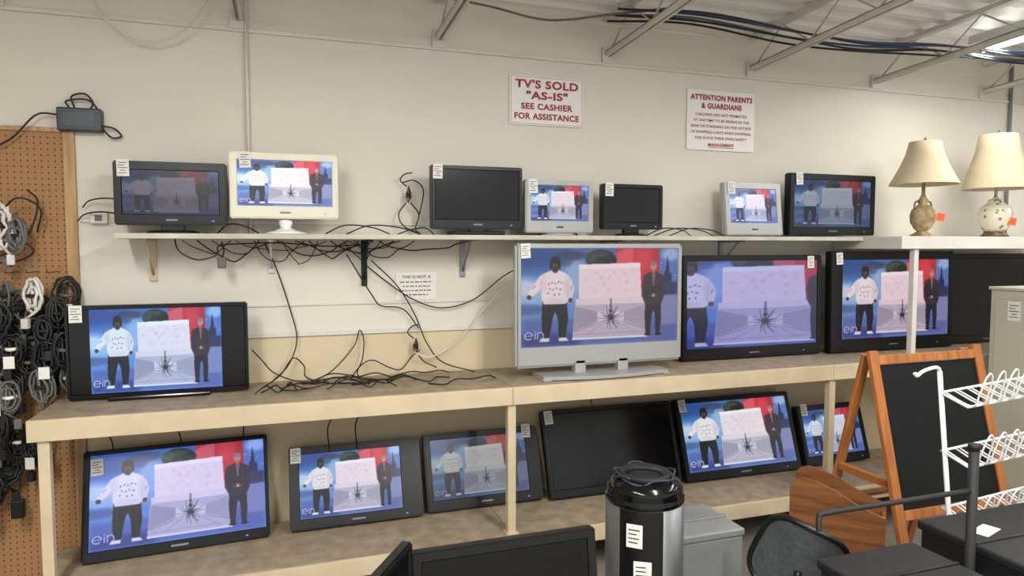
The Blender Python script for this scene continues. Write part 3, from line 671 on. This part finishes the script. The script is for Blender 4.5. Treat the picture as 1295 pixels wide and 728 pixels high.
for k,(y_,z_) in enumerate([(2.3,2.79),(1.9,2.81)]):
    o=tube('conduit',[(2.0,y_,z_),(4.0,y_+.02,z_),(7.5,y_,z_)],.010,WHITEPAINT,smooth=False); tag(o,'white painted pipe crossing the roof joists','conduit')

# ------------------------------------------------------------ table lamps
SHADE=mat('lamp_shade_cream',(208,193,162),.85,noise=.08,scale=20)
OR=mat('orange_tag',(226,92,40),.7)
def orange_tag(root,x,y,z):
    bm=bmesh.new(); add_box(bm,-.022,.022,-.001,.001,-.045,0,0); mesh_obj('price_tag',bm,OR,root,(x,y,z),(0,.2,-.5))
BRZ=mat('bronze_dark',(120,100,70),.4,.3)
lp=empty('table_lamp',(3.69,3.15,1.656)); tag(lp,'table lamp with cream empire shade and antique gold urn base','lamp')
lathe('lamp_base',[(.062,0),(.064,.012),(.05,.02),(.028,.035),(.045,.05),(.066,.09),(.07,.13),(.06,.165),(.035,.19),(.022,.2),(.034,.215),(.02,.235),(.01,.26),(.01,.33)],mat('gold_urn',(190,168,126),.4,.1,rgb2=(132,108,76),scale=25),lp)
for a in (0,math.pi): tube('urn_handle',[(.03*math.cos(a),0,.215),(.06*math.cos(a),0,.21),(.068*math.cos(a),0,.18),(.058*math.cos(a),0,.165)],.005,BRZ,lp)
lathe('lamp_shade',[(.19,.315),(.165,.36),(.13,.43),(.102,.50),(.086,.572),(.084,.572),(.10,.50),(.128,.43),(.163,.36),(.188,.315)],SHADE,lp,48,cap=False)
lathe('finial',[(.006,.56),(.009,.585),(.003,.60)],BRZ,lp,12)
orange_tag(lp,.05,-.085,.14)
lp=empty('table_lamp',(4.30,3.15,1.656)); tag(lp,'table lamp with pleated cream shade and white floral ceramic base','lamp')
cer=mat('floral_ceramic',(226,222,208),.2); nt=cer.node_tree; b=nt.nodes['Principled BSDF']
tc=nt.nodes.new('ShaderNodeTexCoord'); vo=nt.nodes.new('ShaderNodeTexVoronoi'); vo.inputs['Scale'].default_value=28; nt.links.new(tc.outputs['Object'],vo.inputs['Vector'])
rp=nt.nodes.new('ShaderNodeValToRGB'); E=rp.color_ramp.elements; E[0].position=.0; E[0].color=lin((128,70,72))+(1,); E[1].position=.34; E[1].color=lin((214,208,188))+(1,); e2=E.new(.2); e2.color=lin((120,136,100))+(1,)
nt.links.new(vo.outputs['Distance'],rp.inputs['Fac']); nt.links.new(rp.outputs['Color'],b.inputs['Base Color'])
lathe('lamp_foot',[(.075,0),(.078,.012),(.06,.025),(.06,.035)],mat('wood_foot',(92,66,40),.4),lp)
lathe('lamp_base',[(.055,.035),(.075,.06),(.092,.11),(.094,.15),(.08,.19),(.05,.215),(.04,.225),(.045,.235),(.02,.245),(.01,.26),(.01,.34)],cer,lp)
lathe('lamp_shade',[(.185,.305),(.172,.36),(.145,.46),(.118,.55),(.104,.645),(.102,.645),(.116,.55),(.143,.46),(.17,.36),(.183,.305)],SHADE,lp,96,cap=False,wob=.012)
lathe('finial',[(.006,.63),(.009,.66),(.003,.675)],BRZ,lp,12)
orange_tag(lp,.02,-.10,.12)

# ------------------------------------------------------------ easel
ow=wood('orange_wood',(184,116,58),(150,88,40),axis=2)
ez=empty('easel',(2.76,2.34,0)); tag(ez,'A-frame wooden easel with black chalkboard panel','easel')
def bar(name,p,q_,wx,wy,m,root):
    P=Vector(p);Q=Vector(q_); d_=(Q-P); L=d_.length; bm=bmesh.new(); add_box(bm,-wx/2,wx/2,-wy/2,wy/2,0,L,.003)
    o=mesh_obj(name,bm,m,root,P); o.rotation_mode='QUATERNION'; o.rotation_quaternion=d_.to_track_quat('Z','Y') if abs(d_.normalized().z)<.5 else Vector((0,0,1)).rotation_difference(d_); return o
for sx in (-.31,.31):
    bar('front_leg',(sx,-.30,0),(sx,-.02,1.14),.045,.024,ow,ez); bar('rear_leg',(sx*.95,.30,0),(sx*.95,.02,1.12),.045,.02,ow,ez)
    bar('side_brace',(sx*1.0,-.13,.58),(sx*1.0,.14,.58),.02,.035,ow,ez)
def onfront(z): return -.30+.28*z/1.14
tl=math.atan(.28/1.14)
for z in (1.10,.46):
    box('cross_rail',-.287,.287,-.012,.012,-.02,.02,ow,ez,.003,(0,onfront(z)-.002,z),(-tl,0,0))
box('chalkboard',-.286,.286,-.004,.004,-.308,.308,mat('slate_black',(24,25,26),.6,noise=.2,scale=4,spec=.2),ez,0,(0,onfront(.78),.78),(-tl,0,0))
bar('rear_rail',(-.27,.2,.4),(.27,.2,.4),.04,.02,ow,ez)

# ------------------------------------------------------------ beige cabinet
gc=empty('metal_cabinet',(4.26,2.70,0)); tag(gc,'pale grey-beige metal cabinet with a white label on its side','cabinet')
gm=mat('beige_metal',(190,185,166),.55,.0,noise=.06,scale=4)
box('body',-.36,.36,-.16,.16,0,1.35,gm,gc,.004)
box('top_rim',-.37,.37,-.17,.17,1.35,1.367,gm,gc,.003)
box('front_panel',-.33,.33,-.166,-.16,.1,1.32,gm,gc,.002)
box('side_panel',-.366,-.36,-.13,.13,.1,1.30,gm,gc,.002)
box('drawer_handle',-.06,.06,-.19,-.166,1.0,1.02,STEEL,gc,.004)
price_tag(gc,-.369,1.29,.07,.11,.02,rot=-math.pi/2)

# ------------------------------------------------------------ white wire rack
WR=mat('white_wire',(218,218,216),.35)
rk=empty('wire_rack',(2.62,1.86,0)); tag(rk,'white coated wire rack with rows of looped tines','rack')
for x in (-.33,.40):
    bm=bmesh.new(); add_tube(bm,[(x+.09,-.05,0),(x+.05,-.03,.5),(x,0,1.14)],.009,10); mesh_obj('post',bm,WR,rk)
tube('hook_arm',[(-.33,0,1.13),(-.335,0,1.15),(-.36,0,1.155),(-.41,.0,1.145),(-.44,0,1.13),(-.45,0,1.14)],.007,WR,rk)
for z in (1.06,.84,.62,.40):
    dx=.05*(1.14-z)/.64
    bm=bmesh.new()
    def sl(p): return (p[0]+dx,p[1],p[2]+(p[0]+.33)*.07)
    add_tube(bm,[sl(p) for p in [(-.33,.0,z),(.40,.0,z)]],.005,8); add_tube(bm,[sl(p) for p in [(-.33,-.11,z-.03),(.40,-.11,z-.03)]],.005,8)
    add_tube(bm,[sl(p) for p in [(-.33,0,z),(-.33,-.11,z-.03)]],.005,8); add_tube(bm,[sl(p) for p in [(.40,0,z),(.40,-.11,z-.03)]],.005,8)
    for k in range(11):
        x=-.31+.064*k
        add_tube(bm,smooth_pts([sl(p) for p in [(x,-.0,z),(x,-.11,z-.03),(x+.001,-.135,z+.02),(x+.007,-.150,z+.072),(x+.023,-.154,z+.092),(x+.039,-.150,z+.072),(x+.045,-.135,z+.02),(x+.046,-.11,z-.03),(x+.046,0,z)]],5),.0034,6)
    mesh_obj('looped_tier',bm,WR,rk)

# ------------------------------------------------------------ stainless dispenser
ur=empty('drink_dispenser',(1.203,2.1,0),(0,0,math.radians(-30))); tag(ur,'tall stainless cylinder dispenser with black front band and lid','dispenser')
lathe('body',[(.12,0),(.135,.02),(.137,.05),(.137,.71)],mat('dull_steel',(134,136,138),.36,.85,noise=.25,scale=7),ur,48)
bm=bmesh.new(); N=12; A0=-math.pi/2-.62; prev=None
for k in range(N+1):
    a=A0+1.1*k/N; c_,s_=math.cos(a),math.sin(a)
    v1=bm.verts.new((.1395*c_,.1395*s_,.03)); v2=bm.verts.new((.1395*c_,.1395*s_,.71))
    if prev: bm.faces.new((prev[0],v1,v2,prev[1]))
    prev=(v1,v2)
mesh_obj('front_band',bm,BLACK,ur)
lathe('lid',[(.1375,.71),(.139,.715),(.139,.728),(.134,.733),(.136,.74),(.132,.753),(.133,.76),(.124,.773),(.112,.785),(.095,.79),(.03,.79)],GLOSS,ur,48)
lathe('top_ring',[(.085,.788),(.092,.79),(.092,.803),(.085,.808),(.06,.80)],BLACKM,ur,32)
pur=mat('navy_cord',(38,37,58),.6)
bm=bmesh.new(); pts=[]
for i in range(30):
    a=i*.36; rr=.100+.010*math.sin(i*1.7); pts.append((rr*math.cos(a),rr*math.sin(a),.795+.008*math.sin(i*.9)+.005*math.sin(i*2.3)))
add_tube(bm,smooth_pts(pts,3),.005,6); mesh_obj('wrapped_cord',bm,pur,ur)
tube('handle_loop',[(-.07,-.02,.79),(-.05,-.03,.82),(0,-.03,.826),(.05,-.03,.82),(.07,-.02,.79)],.009,BLACKM,ur)
for (a,z0,z1,w_) in ((-math.pi/2-.22,.585,.665,.055),(-math.pi/2-.02,.46,.54,.06),(-math.pi/2+.1,.40,.44,.05)):
    bm=bmesh.new(); add_box(bm,-w_/2,w_/2,-.001,.001,0,z1-z0,0,0)
    for k in range(4):
        zz=(z1-z0)*(.2+.18*k); add_box(bm,-w_*.38,w_*random.uniform(.1,.38),-.0018,-.001,zz,zz+.004,0,1)
    mesh_obj('sticker',bm,[PAPER,INK],ur,(.1425*math.cos(a),.1425*math.sin(a),z0),(0,0,a+math.pi/2))

# ------------------------------------------------------------ grey metal box
mb=empty('metal_file_box',(1.52,2.275,0)); tag(mb,'scuffed silver-grey metal box with ridged lid and orange sticker','metal box')
box('body',-.14,.14,-.13,.13,0,.49,GREYMET,mb,.006)
box('lid',-.145,.145,-.135,.135,.491,.52,mat('grey_metal_lid',(166,168,168),.36,.5,noise=.22),mb,.006)
box('lid_ridge',-.145,.145,-.02,.0,.52,.528,GREYMET,mb,.002)
box('orange_sticker',-.13,-.10,.06,.11,.52,.522,OR,mb,0)

# ------------------------------------------------------------ mesh office chair
meshm=mat('chair_mesh',(84,89,91),.8,noise=.3,scale=60)
ch=empty('office_chair',(1.69,1.87,0),(0,0,math.radians(-50))); tag(ch,'small office chair with grey mesh back and black frame','chair')
bm=bmesh.new(); fr=[]
for k in range(32):
    a=2*math.pi*k/32; cx=abs(math.cos(a))**.6*math.copysign(1,math.cos(a)); sz=abs(math.sin(a))**.6*math.copysign(1,math.sin(a))
    px,pz=.15*cx*(1-.12*sz),.16*sz
    fr.append(Vector((px*math.cos(.3)+pz*math.sin(.3),-.02-.05*(1-cx*cx)-.12*sz*.4,.52+pz*math.cos(.3)-px*math.sin(.3))))
add_tube(bm,fr,.011,8,closed=True); mesh_obj('back_frame',bm,BLACK,ch)
bm=bmesh.new(); cc=Vector((0,-.075,.52)); c0=bm.verts.new(cc); vv=[bm.verts.new(p) for p in fr]; mid_=[bm.verts.new(cc.lerp(p,.55)+Vector((0,-.008,0))) for p in fr]
for k in range(32):
    j=(k+1)%32; bm.faces.new((c0,mid_[k],mid_[j])); bm.faces.new((mid_[k],vv[k],vv[j],mid_[j]))
mesh_obj('mesh_back',bm,meshm,ch,smooth=True)
tube('back_support',[(0,-.07,.50),(0,-.10,.38),(0,-.06,.26),(0,.08,.24)],.012,BLACK,ch)
box('seat',-.11,.11,-.0,.24,.25,.29,BLACKM,ch,.018)
lathe('gas_column',[(.02,.06),(.02,.25)],BLACK,ch,12,loc=(0,.12,0))
for k in range(5):
    a=k*2*math.pi/5; bar('base_arm',(0,.12,.07),(.10*math.cos(a),.12+.10*math.sin(a),.05),.03,.02,BLACK,ch)
    lathe('caster',[(.005,0),(.018,.005),(.02,.02),(.012,.045)],BLACK,ch,10,loc=(.10*math.cos(a),.12+.10*math.sin(a),0))

# ------------------------------------------------------------ wooden box
ow2=wood('brown_wood',(134,84,46),(96,58,30),axis=1)
wb=empty('wooden_crate',(2.22,2.25,0),(0,0,math.radians(42))); tag(wb,'brown wooden storage box with curved sloping side and open top','wooden box')
def side(name,x,th):
    bm=bmesh.new(); pr=[(-.18,0),(.18,0),(.18,.58),(.165,.61),(.13,.625),(.08,.62),(0,.59),(-.09,.54),(-.18,.51)]
    A=[bm.verts.new((x,p,q_)) for p,q_ in pr]; B=[bm.verts.new((x+th,p,q_)) for p,q_ in pr]
    bm.faces.new(A); bm.faces.new(B[::-1])
    for k in range(len(pr)): j=(k+1)%len(pr); bm.faces.new((A[k],B[k],B[j],A[j]))
    return mesh_obj(name,bm,ow2,wb)
side('side_panel',-.10,.016); side('side_panel',.084,.016)
box('front_panel',-.084,.084,-.18,-.164,.0,.48,ow2,wb,.002); box('back_panel',-.084,.084,.164,.18,.0,.56,ow2,wb,.002); box('bottom_panel',-.084,.084,-.164,.164,.38,.395,mat('dark_wood',(84,56,34),.6),wb,0)

# ------------------------------------------------------------ black furniture in front
pad=mat('black_vinyl',(21,21,23),.6,noise=.4,scale=20)
for (x0,x1,y0,y1,z,lab) in ((1.50,1.88,1.28,1.60,.665,'black vinyl ottoman with flat padded top'),(1.99,2.62,1.28,1.68,.69,'wide black padded bench with a paper slip on it')):
    ot=empty('ottoman',((x0+x1)/2,(y0+y1)/2,0)); tag(ot,lab,'ottoman')
    w2,d2=(x1-x0)/2,(y1-y0)/2
    box('body',-w2+.01,w2-.01,-d2+.01,d2-.01,.04,z-.03,pad,ot,.006)
    box('padded_top',-w2,w2,-d2,d2,z-.03,z,pad,ot,.008)
    box('seam_strip',-w2*.98,w2*.98,-.006,.006,z-.001,z+.004,BLACK,ot,.001)
    for sx in (-1,1):
        for sy in (-1,1): box('foot',sx*(w2-.05)-.02,sx*(w2-.05)+.02,sy*(d2-.05)-.02,sy*(d2-.05)+.02,0,.04,BLACK,ot,.003)
o=box('paper_slip',-.05,.05,-.025,.025,0,.002,PAPER,None,0,(2.12,1.54,.6905),(0,0,.3)); tag(o,'small white paper slip lying on the black bench','paper')
gr=empty('garment_rack',(1.935,1.45,0)); tag(gr,'black metal upright with a horizontal rail','rack')
bm=bmesh.new(); add_tube(bm,[(0,0,0),(0,0,1.0)],.014,14); add_tube(bm,[(0,0,1.0),(0,0,1.015)],.017,14); mesh_obj('upright',bm,BLACKM,gr)
tube('rail',[(0,0,.875),(-.25,.03,.86),(-.48,.06,.845),(-.51,.06,.835),(-.52,.05,.80)],.008,BLACKM,gr)
box('foot_plate',-.03,.03,-.25,.25,0,.03,BLACKM,gr,.004)
ct=empty('low_cart',(.60,1.86,0)); tag(ct,'low black cart carrying spare televisions','cart')
box('deck',-.60,.42,-.36,.2,.22,.26,BLACKM,ct,.005)
for sx in (-.56,.38):
    for sy in (-.32,.16): lathe('caster_leg',[(.02,0),(.02,.22)],BLACK,ct,12,loc=(sx,sy,0))
tv('black television with blank dark panel on low cart',.35,.96,.26,.675,1.93,.26,BLACK,(.03,.03,.03,.03),None,stand='none',tilt=.15,depth=.04,hump=False,logo=0)
tv('black television turned edge-on beside another',.03,.43,.26,.765,1.71,.26,BLACK,(.02,.02,.02,.02),None,stand='none',tilt=.0,depth=.03,hump=False,yaw=math.radians(58),logo=0)

# ------------------------------------------------------------ camera
cd=bpy.data.cameras.new('camera'); cd.sensor_width=36; cd.lens=36*863/1295; cd.clip_start=.05
co=bpy.data.objects.new('camera',cd); COL.objects.link(co); co.location=(0,0,1.6)
co.rotation_euler=(math.radians(90-3.5),0,math.radians(-18.6)); SC.camera=co
